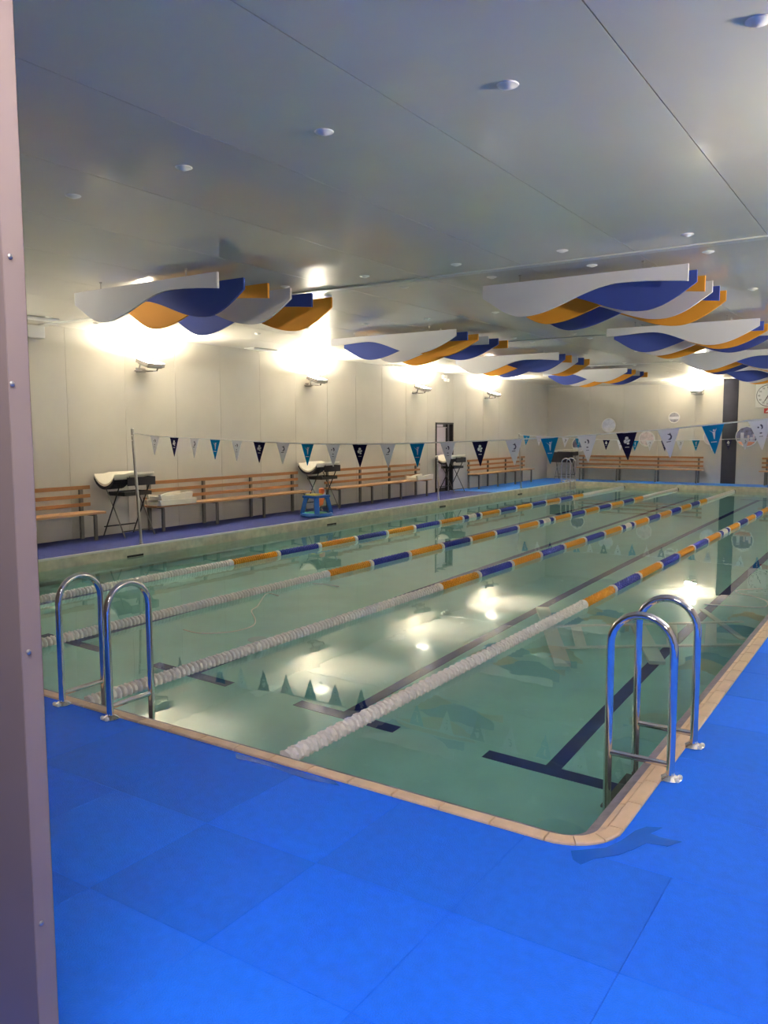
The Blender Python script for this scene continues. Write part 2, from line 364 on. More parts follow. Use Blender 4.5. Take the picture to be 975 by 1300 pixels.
# ------------------------------------------------------------------ floodlights
def floodlight(label):
    t = thing('floodlight', label, 'floodlight', (0, 0, 0), 'uplighting floodlights on the walls')
    # wall on the -x side at x = 0; lamp about .24 m out
    MB().box(0.0, .012, -.10, .10, -.10, -.02).bar((.01, -.12, -.075), (.20, -.12, -.075), .035, .012).bar((.01, .12, -.075), (.20, .12, -.075), .035, .012).box(.0, .05, -.13, .13, -.085, -.065).build('wall_bracket', K['lamp_body'], t)
    MB().bar((.19, -.195, -.07), (.24, -.195, .05), .03, .008, (0, 1, 0)).bar((.19, .195, -.07), (.24, .195, .05), .03, .008, (0, 1, 0)).bar((.19, -.2, -.07), (.19, .2, -.07), .03, .008).build('yoke', K['lamp_body'], t)
    R = Matrix.Rotation(math.radians(17), 4, 'Y'); o = Vector((.26, 0, .06))
    bb = MB(); bb.box(-.15, .15, -.185, .185, -.045, .012)
    bb.box(-.15, -.14, -.185, .185, .012, .022); bb.box(.14, .15, -.185, .185, .012, .022); bb.box(-.14, .14, -.185, -.175, .012, .022); bb.box(-.14, .14, .175, .185, .012, .022)
    for k in range(7): bb.box(-.12+.04*k-.006, -.12+.04*k+.006, -.15, .15, -.07, -.045)
    bmesh.ops.transform(bb.bm, matrix=Matrix.Translation(o) @ R, verts=bb.bm.verts); bb.build('lamp_housing', K['lamp_body'], t)
    bb = MB(); bb.box(-.14, .14, -.175, .175, .012, .0125); bmesh.ops.transform(bb.bm, matrix=Matrix.Translation(o) @ R, verts=bb.bm.verts)
    bb.build('lit_glass', K['lamp_glass'], t)
    return t
f0 = floodlight('blazing floodlight high on left wall above the nearest change table, nearest of four')
f0.location = (XL, 9.47, 2.80)
dup(f0, (XL, 14.03, 2.76), 'blazing floodlight on left wall above the change table by the blue toy')
dup(f0, (XL, 18.5, 2.76), 'blazing floodlight on left wall just before the dark doorway')
dup(f0, (XL, 22.75, 2.76), 'small blazing floodlight on left wall above the bench beyond the doorway, farthest of four')
dup(f0, (-6.05, YF, 2.92), 'blazing floodlight on the far wall left of the dark column', -math.pi/2)
dup(f0, (XL, 4.92, 2.80), 'floodlight on the left wall hidden behind the door post')
for y, w in ((4.9, 'nearest the entrance'), (9.47, 'second from the entrance'), (14.03, 'half way along'), (18.5, 'second from the far end'), (22.75, 'nearest the far end')):  # unseen row, added to raise the light level in the hall
    dup(f0, (XR, y, 2.78), 'unseen floodlight added on the right wall, ' + w, math.pi)
# unseen fill lights added behind the camera to brighten the jamb and near deck
K['fill_glass'] = mat('fill_light_diffuser', (.9, .9, .9), .4, emit=((1.0, .90, .90), 28.0))
for fx, fy, w in ((1.0, -.5, 'right of the camera'), (-1.05, .45, 'beside the door post')):
    fo = thing('foyer_fill_light', 'unseen square fill light added in the foyer, ' + w, 'ceiling light', (fx, fy, 2.93), 'added foyer fill lights')
    MB().box(fx-.34, fx+.34, fy-.34, fy+.34, 2.90, 2.99).build('housing', K['white'], fo, bevel=.01)
    MB().box(fx-.30, fx+.30, fy-.30, fy+.30, 2.889, 2.899).build('diffuser', K['fill_glass'], fo)
struct(MB().box(-2.6, XR+.12, -1.6, YN-.02, 2.99, 3.09).build('ceiling_foyer', K['wall']))
# ------------------------------------------------------------------ wavy ceiling boards
def smooth_prof(keys, u):
    n = len(keys)-1
    for i in range(n):
        (u0, d0), (u1, d1) = keys[i], keys[i+1]
        if u <= u1:
            t = (u-u0)/(u1-u0)
            if i == 0 and keys[0][1] > .12: t = math.sin(t*math.pi/2)**1.15
            elif i == n-1: t = 1-math.cos(t*math.pi/2)
            else: t = .5-.5*math.cos(t*math.pi)
            return d0+(d1-d0)*t
    return keys[-1][1]
DL = [(0, .135), (.22, .355), (.70, .11), (1, .155)]
DR = [(0, .10), (.28, .10), (.755, .345), (1, .112)]
TL = [(0, .125), (.23, .345), (.68, .125), (1, .13)]
TR = [(0, .118), (.30, .09), (.71, .325), (1, .10)]
def baffles(x0, x1, y0, dy, kind, label):
    zt = 3.235
    t = thing('wavy_ceiling_sculpture', label, 'ceiling baffle', ((x0+x1)/2, y0, zt), 'wave shaped board clusters under the ceiling')
    for k in range(6):
        m = K[('b_white', 'b_blue', 'b_orange')[k % 3]]; y = y0+dy*k
        keys = ((DL, DR) if kind == 1 else (TR, TL))[k % 2]
        pr = []
        for i in range(41):
            u = i/40; x = x0+(x1-x0)*u; d = smooth_prof(keys, u)
            pr.append(((x, y, zt), (x, y, zt-d)))
        bo = MB().strip(pr, .026).build('wavy_board', m, t)
        for u in (.2, .8):
            x = x0+(x1-x0)*u; hb = MB(); hb.bar((x, y+.013, zt-.02), (x, y+.013, ZC-.012), .006, .006); hb.box(x-.012, x+.012, y+.005, y+.021, ZC-.012, ZC)
            hb.build('hanger', K['galv'], bo)
    return t
baffles(-7.95, -5.76, 5.84, .365, 1, 'nearest left cluster of wavy blue, orange and pale grey boards hung under the ceiling')
baffles(-3.99, -1.88, 8.0, .35, 1, 'large wavy board cluster at right with its pale front board full width in view')
baffles(-8.35, -5.98, 11.1, .37, 2, 'second wavy board cluster on the left, pale front board dipping at its right')
baffles(-4.08, -1.94, 12.4, .35, 2, 'second wavy board cluster on the right, blue wave showing at its left')
baffles(-8.35, -6.06, 15.5, .36, 1, 'third wavy board cluster on the left, above the last left floodlight')
baffles(-4.15, -2.0, 17.2, .35, 1, 'third wavy board cluster on the right, pale board beside the far floodlight')
baffles(-8.35, -6.15, 20.3, .36, 2, 'farthest left wavy board cluster, smallest, near the far wall')
baffles(-4.15, -2.0, 21.6, .35, 2, 'farthest right wavy board cluster, beside the wall clock')
# ------------------------------------------------------------------ lane ropes
def float_mesh(m):
    pr = [(.02, -.045), (.050, -.045), (.056, -.038), (.056, -.028), (.048, -.020), (.026, -.018), (.026, -.003), (.048, -.001), (.056, .007), (.056, .017), (.050, .024), (.024, .026), (.02, .04)]
    b = MB().lathe(pr, 16, 'Y')
    for v in b.bm.verts:      # scalloped rims, the two rims of a float offset against each other
        rr = math.hypot(v.co.x, v.co.z)
        if rr > .045:
            k = int(round(math.atan2(v.co.z, v.co.x)/(2*math.pi/16)))+(1 if v.co.y > -.01 else 0)
            if k % 2: v.co.x *= .86; v.co.z *= .86; v.co.y += .006
    return b.data('float', m, True)
FM = {k: float_mesh(K['float_'+k]) for k in ('white', 'orange', 'blue')}
ringme = MB().lathe([(.02, -.03), (.055, -.03), (.059, 0), (.055, .03), (.02, .03)], 12, 'Y').data('collar', K['float_white'], True)
def lane_rope(x, label, yend=PYF-.12, ys=3.36):
    z = WZ+.02
    t = thing('lane_rope', label, 'lane rope', (x, ys, z), 'floating lane ropes')
    MB().tube([(x, ys-.25, WZ+.055), (x, ys, z), (x, yend, z)], .006, 6).build('cable', K['galv'], t)
    y = ys
    while y < 8.10: place('float', FM['white'], t, (0, y-ys+.045, 0)); y += .0905
    col = 'orange'; seg = [(8.16+1.0*k if k < 7 else 0) for k in range(8)]
    bounds = [(8.16, 9.16, 'orange'), (9.16, 10.16, 'blue'), (10.16, 11.16, 'orange'), (11.16, 12.12, 'blue'), (12.12, 13.07, 'orange'), (13.07, 14.05, 'blue'), (14.05, 15.02, 'orange'),
        (15.02, 15.3, 'blue'), (15.3, 15.58, 'white'), (15.58, 15.86, 'blue'), (15.86, 16.8, 'orange'), (16.8, 17.7, 'blue'), (17.7, 18.62, 'orange'), (18.62, 19.54, 'blue'), (19.54, 20.5, 'orange'), (20.5, 21.44, 'blue'), (21.44, 22.3, 'orange')]
    for a, b_, c in bounds:
        place('collar', ringme, t, (0, a-ys, 0))
        n = max(1, int(round((b_-a-.06)/.088))); st = (b_-a-.06)/n
        for i in range(n): place('float', FM[c], t, (0, a+.03+st*(i+.5)-ys, 0))
    MB().tube([(x, 22.3, z), (x, yend-.12, z)], .05, 10).build('smooth_end_tube', K['white'], t, True)
    MB().tube([(x, yend-.12, z), (x, yend, z)], .045, 10).build('end_cap', K['black'], t, True)
lane_rope(-2.875, 'floating lane rope nearest the camera, its white end reaching the front edge')
lane_rope(-4.608, 'second floating lane rope from the right, starting beside the left steel ladder')
lane_rope(-6.254, 'third floating lane rope from the right, passing behind the left ladder')
lane_rope(-7.93, 'floating lane rope farthest left, closest to the wall with the benches')
# ------------------------------------------------------------------ ladders (local: deck foot at x=0, water side at -x)
def ladder(label, loc, rotz, gap):
    t = thing('pool_ladder', label, 'pool ladder', loc, 'steel pool ladders')
    r, wd, R = .0205, .31, .155
    for y in (0, gap):
        P = [(0, y, 0)] + [(0, y, .12*i) for i in (1, 3, 5)]
        P += [(-R+R*math.cos(a), y, .64+R*math.sin(a)) for a in [math.pi*i/14 for i in range(15)]]
        P += [(-wd, y, z) for z in (.5, .3, .1, -.1, -.4, -.7)] + [(-wd+.03, y, -.95), (-wd+.10, y, -1.02)]
        rail = MB().tube(P, r, 12).build('rail', K['steel'], t, True)
        MB().lathe([(.055, 0.0), (.055, .006), (.034, .018), (.0215, .024)], 14, 'Z', Vector((0, y, 0))+Vector(loc)).build('foot_flange', K['steel'], rail, True)
        for sx, sy in ((.042, .02), (.038, -.025)):
            MB().lathe([(.012, .004), (.013, .016), (.008, .022)], 8, 'Z', Vector((sx, y+sy, 0))+Vector(loc)).build('bolt_cover', K['white'], rail, True)
        MB().tube([(-.012, y, .072), (-wd+.012, y, .072)], .0155, 10).build('cross_bar', K['steel'], t, True)
    for z in (-.34, -.62, -.90): MB().box(-wd-.04, -wd+.045, .02, gap-.02, z-.03, z).build('tread', K['grey'], t, bevel=.006)
    for ch in t.children:   # geometry was written in local coordinates: put it back at the foot of the ladder
        pass
    t.rotation_euler = (0, 0, rotz)
    return t
_old = MB.build
def build_local(s, name, m, parent=None, smooth=False, bevel=0):
    me = s.data(name, m, smooth, bevel); o = bpy.data.objects.new(name, me); COL.objects.link(o); o.parent = parent; return o
def local(fn, *a):
    MB.build = build_local
    try: return fn(*a)
    finally: MB.build = _old
def ladder_local(label, loc, rotz, gap):
    t = local(ladder, label, (0, 0, 0), 0, gap); t.location = loc; t.rotation_euler = (0, 0, rotz); return t
ladder_local('polished steel ladder hoops at the right front corner of the pool', (-.938, 3.97, .001), 0, .49)
ladder_local('polished steel ladder hoops at the front edge on the left, beside the grey door post', (-3.942, 3.03, .001), -math.pi/2, -.46)
ladder_local('small distant steel ladder in the far left corner of the pool', (-9.77, 25.9, .001), math.pi, .46)
# ------------------------------------------------------------------ benches (local: wall at x=0, runs along +y, length 4.14)
def bench(label):
    t = thing('bench', label, 'bench', (0, 0, 0), 'slatted wall benches')
    L = 4.14
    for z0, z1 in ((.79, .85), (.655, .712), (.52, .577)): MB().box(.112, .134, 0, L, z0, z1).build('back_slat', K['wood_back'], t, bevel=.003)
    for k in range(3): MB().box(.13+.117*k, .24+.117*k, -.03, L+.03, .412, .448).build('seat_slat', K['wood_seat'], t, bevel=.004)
    for k in range(4):
        y = .145+1.283*k
        MB().box(.07, .11, y-.03, y+.03, .0, .83).build('back_post', K['grey'], t)
        MB().box(.415, .45, y-.025, y+.025, 0, .385).build('front_leg', K['grey'], t)
        MB().box(.11, .45, y-.018, y+.018, .385, .412).build('seat_bearer', K['grey'], t)
    return t
b0 = local(bench, 'slatted timber bench on the left wall, half hidden by the grey door post')
b0.location = (XL, 4.13, 0)
dup(b0, (XL, 9.35, 0), 'slatted timber bench on the left wall with white trays stacked at its near end')
dup(b0, (XL, 14.43, 0), 'slatted timber bench on the left wall between the blue toy and the dark doorway')
dup(b0, (XL, 21.30, 0), 'slatted timber bench on the left wall beyond the dark doorway')
dup(b0, (-9.95, YF, 0), 'slatted timber bench along the far wall, left of the dark column', -math.pi/2)
dup(b0, (-4.08, YF, 0), 'slatted timber bench on the far wall under the clock, cut by the picture edge', -math.pi/2)
# ------------------------------------------------------------------ baby change stands (local: back at x=0, along y centred, .75 long)
def stand(label):
    t = thing('change_stand', label, 'change table', (0, 0, 0), 'folding change stands')
    Ly, D, zt = .80, .50, .97
    # moulded top: dished tray, deeper at the -y end
    def tray(zoff, inset):
        ny, nx = 14, 10; G = []
        for i in range(ny+1):
            v = i/ny; row = []
            for j in range(nx+1):
                u = j/nx; y = -Ly/2+inset+(Ly-2*inset)*v; x = inset+(D-2*inset)*u
                dish = (math.sin(math.pi*u)**.7 if 0 < u < 1 else 0)
                z = zt + .075 - (.13*(1-v)**.6+.03)*dish - (.05 if v < .35 else .0)*(1 if v < .25 else (.35-v)/.1)*.4
                row.append((x, y, z+zoff))
            G.append(row)
        return G
    G = tray(0, 0); G2 = tray(-.035, 0); b = MB(); n = len(G[0])
    A = [[b.bm.verts.new(p) for p in r] for r in G]; B = [[b.bm.verts.new(p) for p in r] for r in G2]
    for i in range(len(G)-1):
        for j in range(n-1):
            b.bm.faces.new((A[i][j], A[i][j+1], A[i+1][j+1], A[i+1][j])); b.bm.faces.new((B[i][j], B[i+1][j], B[i+1][j+1], B[i][j+1]))
    for i in range(len(G)-1):
        for j in (0, n-1): b.bm.faces.new((A[i][j], A[i+1][j], B[i+1][j], B[i][j]))
    for j in range(n-1):
        for i in (0, -1): b.bm.faces.new((A[i][j], A[i][j+1], B[i][j+1], B[i][j]))
    b.build('moulded_top', K['cream'], t, True)
    MB().box(D+.002, D+.016, -.16, Ly/2+.01, zt-.14, zt-.004).box(.0, D+.012, Ly/2, Ly/2+.012, zt-.14, zt-.004).build('fabric_skirt', K['fabric_black'], t, bevel=.004)
    cu = MB()
    for j in range(10):
        u0, u1 = j/10, (j+1)/10; f = lambda u: zt+.02-.16*(math.sin(math.pi*u)**.7 if 0 < u < 1 else 0)
        cu.poly([(D*u0, -Ly/2-.006, f(u0)), (D*u1, -Ly/2-.006, f(u1)), (D*u1, -Ly/2-.006, f(u1)-.05), (D*u0, -Ly/2-.006, f(u0)-.05),
                 (D*u0, -Ly/2+.3, f(u0)), (D*u1, -Ly/2+.3, f(u1)), (D*u1, -Ly/2+.3, f(u1)-.05), (D*u0, -Ly/2+.3, f(u0)-.05)], [(0, 1, 2, 3), (3, 2, 6, 7), (4, 7, 6, 5)])
    cu.build('end_sling', K['fabric_black'], t)
    MB().box(.06, D-.04, -.18, Ly/2-.03, .665, .678).box(.06, D-.04, -.18, -.168, .678, .73).box(.06, .072, -.168, Ly/2-.03, .678, .73).box(D-.052, D-.04, -.168, Ly/2-.03, .678, .73).box(.072, D-.052, Ly/2-.042, Ly/2-.03, .678, .73).build('storage_basket', K['black'], t)
    MB().box(.10, D-.10, -.1, Ly/2-.08, .679, .70).build('folded_towel', K['flag_white'], t)
    for y in (-Ly/2+.14, Ly/2-.06):
        MB().tube([(.03, y, .91), (.30, y+.012, .42), (D+.02, y+.012, .005)], .011, 7).build('leg', K['grey'], t, True)
        MB().tube([(D-.02, y, .91), (.24, y-.012, .42), (.02, y-.012, .005)], .011, 7).build('leg', K['black'], t, True)
    MB().tube([(.045, -Ly/2+.13, .16), (.045, Ly/2-.05, .16)], .012, 6).tube([(D-.03, -Ly/2+.14, .10), (D-.03, Ly/2-.06, .10)], .01, 6).build('stretcher', K['black'], t)
    return t
s0 = local(stand, 'black folding change stand with cream tray beside the nearest bench')
s0.location = (XL+.10, 8.78, 0)
dup(s0, (XL+.10, 13.95, 0), 'black folding change stand with cream tray behind the blue toy')
dup(s0, (XL+.10, 19.85, 0), 'black folding change stand standing in front of the dark doorway')
s4 = dup(s0, (XL+.78, YF-.08, 0), 'black folding change stand in the far left corner behind the distant ladder', -math.pi/2)
local(lambda: MB().box(.519, .531, -.40, .41, .60, .95).build('hanging_fabric', K['fabric_black'], s4, bevel=.004))
# white trays on the benches
def foam(name, label, x0, x1, y0, y1, z, h, dip):
    b = MB(); n = 14; top = []
    for i in range(n+1):
        v = i/n; d = dip*(1-abs(2*v-.7)/1.3)**2 if dip and abs(2*v-.7) < 1.3 else 0
        top.append((y0+(y1-y0)*v, z+h-d))
    pts = [(x0, y0+.03, z)] + [(x0, y, zz) for y, zz in top] + [(x0, y1-.02, z)]
    b.prism(pts, (.06, 0, 0)); b.prism([(p[0]+(x1-x0-.06), p[1], p[2]) for p in pts], (.06, 0, 0))
    b.box(x0+.06, x1-.06, y0+.03, y1-.02, z, z+h*.5)
    tag(b.build(name, K['cream'], None, bevel=.006), label, 'change mat', 'spare cream trays on the benches')
foam('moulded_tray', 'cream moulded tray lying on the bench seat, lower of two stacked', XL+.17, XL+.56, 9.32, 10.16, .4485, .09, .0)
foam('moulded_tray', 'cream moulded tray with a dipped rim, upper of two stacked on the bench', XL+.16, XL+.53, 9.36, 10.1, .5395, .11, .06)
foam('moulded_tray', 'cream moulded tray at the far end of the bench before the doorway', XL+.16, XL+.55, 17.75, 18.55, .4485, .12, .04)
# ------------------------------------------------------------------ poles
def pole(name, label, x, y, top, r=.022):
    t = thing(name, label, 'pole', (x, y, 0))
    tx, tz = top
    MB().tube([(x, y, 0.0), (tx, y, tz)], r, 10).build('shaft', K['galv'], t, True)
    MB().lathe([(.045, 0), (.045, .008), (.028, .014)], 12, 'Z', (x, y, 0)).build('socket', K['steel'], t, True)
    MB().tube([(tx, y, tz-.0), (tx, y, tz+.012)], r*1.12, 10).build('cap', K['white'], t, True)
    for d in (.1, .17): MB().tube([(tx+.01, y-.02, tz-d), (tx+.045, y-.04, tz-d)], .008, 6).build('line_hook', K['white'], t)
    return t
pole('flag_pole', 'leaning steel pole on the left deck holding the near flag line', -9.79, 8.2, (-9.915, 1.74))
pole('flag_pole', 'short steel pole on the left deck in front of the dark doorway', -9.80, 17.35, (-9.84, 1.08), .02)
pole('flag_pole', 'distant steel pole on the left deck holding the far flag line', -9.80, 22.3, (-9.89, 1.60), .02)
pole('flag_pole', 'steel pole on the right deck holding the right end of the near flag line', -.72, 8.2, (-.66, 1.90))
pole('flag_pole', 'steel pole on the right deck holding the right end of the far flag line', -.72, 22.3, (-.66, 1.70), .02)
# ------------------------------------------------------------------ flag lines
def fan(mb, pts, y, th):
    mb.prism([(x, y, z) for x, z in pts], (0, th, 0))
def ell(cx, cz, rx, rz, n=10, rot=0):
    out = []
    for k in range(n):
        a = 2*math.pi*k/n; x, z = rx*math.cos(a), rz*math.sin(a)
        out.append((cx+x*math.cos(rot)-z*math.sin(rot), cz+x*math.sin(rot)+z*math.cos(rot)))
    return out
def emblem(kind):
    b = MB(); y, th = -.0022, .0012
    if kind == 'teal':      # figure with one arm thrown up
        fan(b, ell(.006, -.052, .009, .010), y, th)
        fan(b, [(-.008, -.066), (.018, -.066), (.014, -.10), (.010, -.135), (.002, -.135), (-.002, -.10)], y, th)
        fan(b, [(-.008, -.066), (-.004, -.076), (-.034, -.048), (-.040, -.043)], y-.0003, th)
        fan(b, [(.018, -.066), (.028, -.048), (.030, -.035), (.022, -.046), (.012, -.064)], y-.0003, th)
        fan(b, [(-.026, -.158), (.026, -.158), (.026, -.166), (-.026, -.166)], y, th)
        return b.data('emblem', K['print_white'])
    if kind == 'navy':
        for e in (ell(.0, -.056, .018, .016), ell(-.016, -.088, .016, .020), ell(.016, -.082, .018, .011, 10, .5), ell(.010, -.108, .014, .012)): fan(b, e, y, th)
        fan(b, [(-.020, -.142), (.020, -.142), (.020, -.149), (-.020, -.149)], y-.0003, th)
        return b.data('emblem', K['print_white'])
    if kind == 'dolphin':
        fan(b, [(-.012, -.10), (.012, -.104), (.026, -.09), (.030, -.07), (.022, -.05), (.006, -.042), (-.016, -.046), (-.004, -.052), (.010, -.058), (.016, -.07), (.010, -.086)], y, th)
        fan(b, [(.008, -.044), (.016, -.030), (.020, -.048)], y-.0003, th)
        fan(b, [(-.028, -.118), (.018, -.114), (.016, -.122), (-.022, -.126)], y, th)
        return b.data('emblem', K['print_dark'])
    fan(b, [(-.004, -.042), (.012, -.040), (.022, -.056), (.020, -.078), (.004, -.086), (.010, -.066)], y, th)
    fan(b, ell(-.018, -.066, .008, .008), y, th); fan(b, ell(.0, -.120, .012, .006), y, th)
    fan(b, [(-.016, -.148), (.016, -.148), (.016, -.153), (-.016, -.153)], y, th)
    return b.data('emblem', K['print_dark'])
EM = {k: emblem(k) for k in ('teal', 'navy', 'dolphin', 'bird')}
def flagmesh(m): return MB().prism([(-.102, 0, 0), (.102, 0, 0), (.004, 0, -.275), (-.004, 0, -.275)], (0, .0015, 0)).data('flag', m)
FL = {'w': flagmesh(K['flag_white']), 'n': flagmesh(K['flag_navy']), 't': flagmesh(K['flag_teal'])}
def lerpz(tab, x):
    for (x0, z0), (x1, z1) in zip(tab, tab[1:]):
        if x <= x1: return z0+(z1-z0)*(x-x0)/(x1-x0)
    return tab[-1][1]
def bunting(label, y, tab, xsq, seq, phase):
    t = thing('flag_line', label, 'bunting', (tab[0][0], y, tab[0][1]))
    MB().tube([(x, y, z) for x, z in tab], .008, 6).build('line', K['print_white'], t)
    nb = 0
    for i, x in enumerate(xsq):
        k = seq[(i+phase) % 4]; z = lerpz(tab, x)
        f = place('flag', FL[k], t, (x-tab[0][0], -.001, z-tab[0][1]-.004), (0, -math.atan2(lerpz(tab, x+.1)-lerpz(tab, x-.1), .2), random.uniform(-.12, .12)))
        if k == 'w': kk = ('bird', 'dolphin')[nb % 2]; nb += 1
        else: kk = {'n': 'navy', 't': 'teal'}[k]
        place('emblem', EM[kk], f)
T1 = [(-9.915, 1.68), (-9.42, 1.632), (-8.59, 1.604), (-7.79, 1.575), (-6.97, 1.548), (-6.17, 1.536), (-5.36, 1.544), (-4.55, 1.570), (-3.74, 1.60), (-2.92, 1.648), (-2.08, 1.71), (-1.25, 1.795), (-.70, 1.86)]
bunting('near line of white, teal and navy triangular flags strung across the pool', 8.2, T1, [-9.42+.4087*i for i in range(21)], 'wnwt', 0)
T2 = [(-9.89, 1.58), (-9.6, 1.555), (-8.5, 1.50), (-7.4, 1.445), (-6.5, 1.425), (-5.5, 1.43), (-4.3, 1.46), (-3, 1.52), (-1.5, 1.60), (-.70, 1.66)]
bunting('far line of small triangular flags hanging near the end of the pool', 22.3, T2, [-9.65+.3955*i for i in range(22)], 'twnw', 0)
# ------------------------------------------------------------------ round pictures on the far wall
def disc_print(bands, r, b_mat=None):
    return bands
def round_picture(label, x, z, r, bands, rim=.03):
    t = thing('round_picture', label, 'wall disc', (x, YF, z), 'round pictures on the far wall')
    y1 = YF-.002
    MB().lathe([(r-rim, -.012), (r-.004, -.024), (r, -.018), (r, -.0)], 28, 'Y', (x, y1, z)).build('rim', K['white'], t, True)
    for z0, z1, m in bands:     # horizontal picture bands clipped to the disc
        a, c = max(-1, min(1, z0/(r-rim))), max(-1, min(1, z1/(r-rim)))
        rr = r-rim; n = 8; L, Rr = [], []
        for i in range(n+1):
            zz = (a+(c-a)*i/n)*rr; w = math.sqrt(max(0, rr*rr-zz*zz)); L.append((x-w-1e-4, y1-.0135, z+zz)); Rr.append((x+w+1e-4, y1-.0125, z+zz))
        bb = MB()
        for i in range(n): bb.poly([L[i], Rr[i], Rr[i+1], L[i+1]], [(0, 1, 2, 3)])
        bb.bm.verts.ensure_lookup_table(); bmesh.ops.remove_doubles(bb.bm, verts=bb.bm.verts, dist=1e-5)
        geo = bmesh.ops.extrude_face_region(bb.bm, geom=bb.bm.faces[:]); bmesh.ops.translate(bb.bm, verts=[v for v in geo['geom'] if isinstance(v, bmesh.types.BMVert)], vec=(0, -.003, 0))
        bb.build('print', m, t)
    return t
P_pale = mat('print_pale_water', (.66, .68, .78), .4, var=.2, scale=7); P_gr = mat('print_grey', (.30, .30, .36), .4, var=.5, scale=9)
P_pink = mat('print_pinkish', (.68, .58, .60), .4, var=.3, scale=7); P_sal = mat('print_salmon', (.62, .24, .14), .5, var=.2, scale=9)
P_nav = mat('print_swimmers', (.12, .12, .22), .4, var=.9, scale=9); P_wh = mat('print_bright', (.75, .75, .80), .4, var=.1, scale=8)
round_picture('round pale picture of water high on the far wall, left of the navy flag', -8.965, 1.872, .25, [(-.3, -.08, P_wh), (-.08, .3, P_pale)])
round_picture('round pinkish picture on the far wall between the navy and white flags', -7.67, 1.418, .26, [(-.3, .3, P_pink)])
round_picture('round dark and white picture low on far wall behind the white flag', -10.012, 1.191+.02, .255, [(-.3, -.1, P_wh), (-.1, .3, P_nav)])
round_picture('small round picture with grey stripes, highest on the far wall', -6.797, 2.116, .185, [(-.3, -.06, P_gr), (-.06, .03, P_wh), (.03, .3, P_gr)])
round_picture('round white picture on the far wall hidden behind the teal flag', -5.62, 1.47, .25, [(-.3, .3, P_wh)])
f = round_picture('round picture of people above an orange band, right of the dark column', -4.569, 1.50, .33, [(-.34, -.17, P_sal), (-.17, -.13, P_wh), (-.13, .34, P_nav)])
for x, z0, z1, w in ((-4.70, -.14, .12, .05), (-4.52, -.13, .04, .03), (-4.43, -.13, -.02, .04), (-4.36, -.13, .08, .03)):
    MB().box(x-w, x+w, YF-.0205, YF-.0176, 1.5+z0, 1.5+z1).build('figure', P_wh if w > .03 else P_pink, f, bevel=.001)
# wall clock and red plate
ck = thing('wall_clock', 'square white wall clock with black hands on the far wall', 'clock', (-4.0, YF, 2.755))
MB().box(-4.36, -3.64, YF-.035, YF-.001, 2.395, 3.115).build('case', K['white'], ck, bevel=.01)
MB().lathe([(.33, -.044), (.335, -.034)], 36, 'Y', (-4.0, YF, 2.755)).build('ring', K['black'], ck)
MB().lathe([(.318, -.0465), (.318, -.036)], 36, 'Y', (-4.0, YF, 2.755)).build('dial', K['print_white'], ck)
def text(body, size, loc, m, parent, name, rx=math.pi/2, rz=0):
    cu = bpy.data.curves.new(name, 'FONT'); cu.body = body; cu.size = size; cu.align_x = 'CENTER'; cu.align_y = 'CENTER'; cu.extrude = .0015; cu.resolution_u = 2
    o = bpy.data.objects.new(name, cu); me = bpy.data.meshes.new_from_object(o); bpy.data.objects.remove(o); me.materials.clear(); me.materials.append(m)
    o = bpy.data.objects.new(name, me); COL.objects.link(o); o.parent = parent; o.location = Vector(loc)-wloc(parent); o.rotation_euler = (rx, 0, rz); return o
for h in range(1, 13):
    a = math.radians(90-30*h); text(str(5*h), .075, (-4.0+.255*math.cos(a), YF-.049, 2.755+.255*math.sin(a)), K['black'], ck, 'numeral')
for a, L, w in ((-118, .17, .022), (-120, .24, .014), (60, .05, .02)):
    a = math.radians(a); MB().bar((-4.0, YF-.053, 2.755), (-4.0+L*math.cos(a), YF-.053, 2.755+L*math.sin(a)), w, .004, (0, 1, 0)).build('hand', K['black'], ck)
rp = tag(MB().box(-4.10, -3.60, YF-.03, YF-.001, 2.215, 2.365).build('red_sign', K['red'], None, bevel=.005), 'small red sign plate under the wall clock', 'sign')
MB().prism([(-4.06, YF-.0315, 2.25), (-3.98, YF-.0315, 2.25), (-3.95, YF-.0315, 2.33), (-3.99, YF-.0315, 2.33)], (0, .002, 0)).build('white_mark', K['print_white'], rp)
# small fittings on the left wall and ceiling
bx = thing('wall_speaker', 'small white box fixed high on the left wall beside the door post', 'wall box', (XL, 7.42, 3.18))
MB().box(XL+.03, XL+.17, 7.24, 7.56, 3.09, 3.27).build('case', K['white'], bx, bevel=.012); MB().box(XL, XL+.03, 7.32, 7.48, 3.13, 3.23).build('mount', K['galv'], bx)
em = thing('twin_spot', 'small white emergency spot fitting high on the wall above the doorway', 'emergency light', (XL, 20.06, 3.12))
MB().box(XL, XL+.07, 19.96, 20.16, 3.14, 3.24).build('case', K['white'], em, bevel=.008)
for dy in (-.07, .07): MB().lathe([(.035, 0), (.045, .04), (.045, .07), (.0, .075)], 10, 'X', (XL+.07, 20.06+dy, 3.10)).build('spot_head', K['white'], em, True)
for i, (x, y, l) in enumerate(((-10.55, 7.05, 'beside the door post, nearest of three'), (-10.92, 12.23, 'behind the nearest wavy boards'), (-10.95, 17.2, 'beyond the second floodlight'))):
    v = thing('ceiling_vent', 'slim white ceiling diffuser near the left wall, ' + l, 'vent', (x, y, ZC), 'ceiling diffusers')
    MB().box(x-.13, x+.13, y-.34, y+.34, ZC-.02, ZC-.001).build('frame', K['white'], v, bevel=.004)
    for k in range(4): MB().box(x-.095+.05*k, x-.06+.05*k, y-.30, y+.30, ZC-.027, ZC-.02).build('blade', K['white'], v)
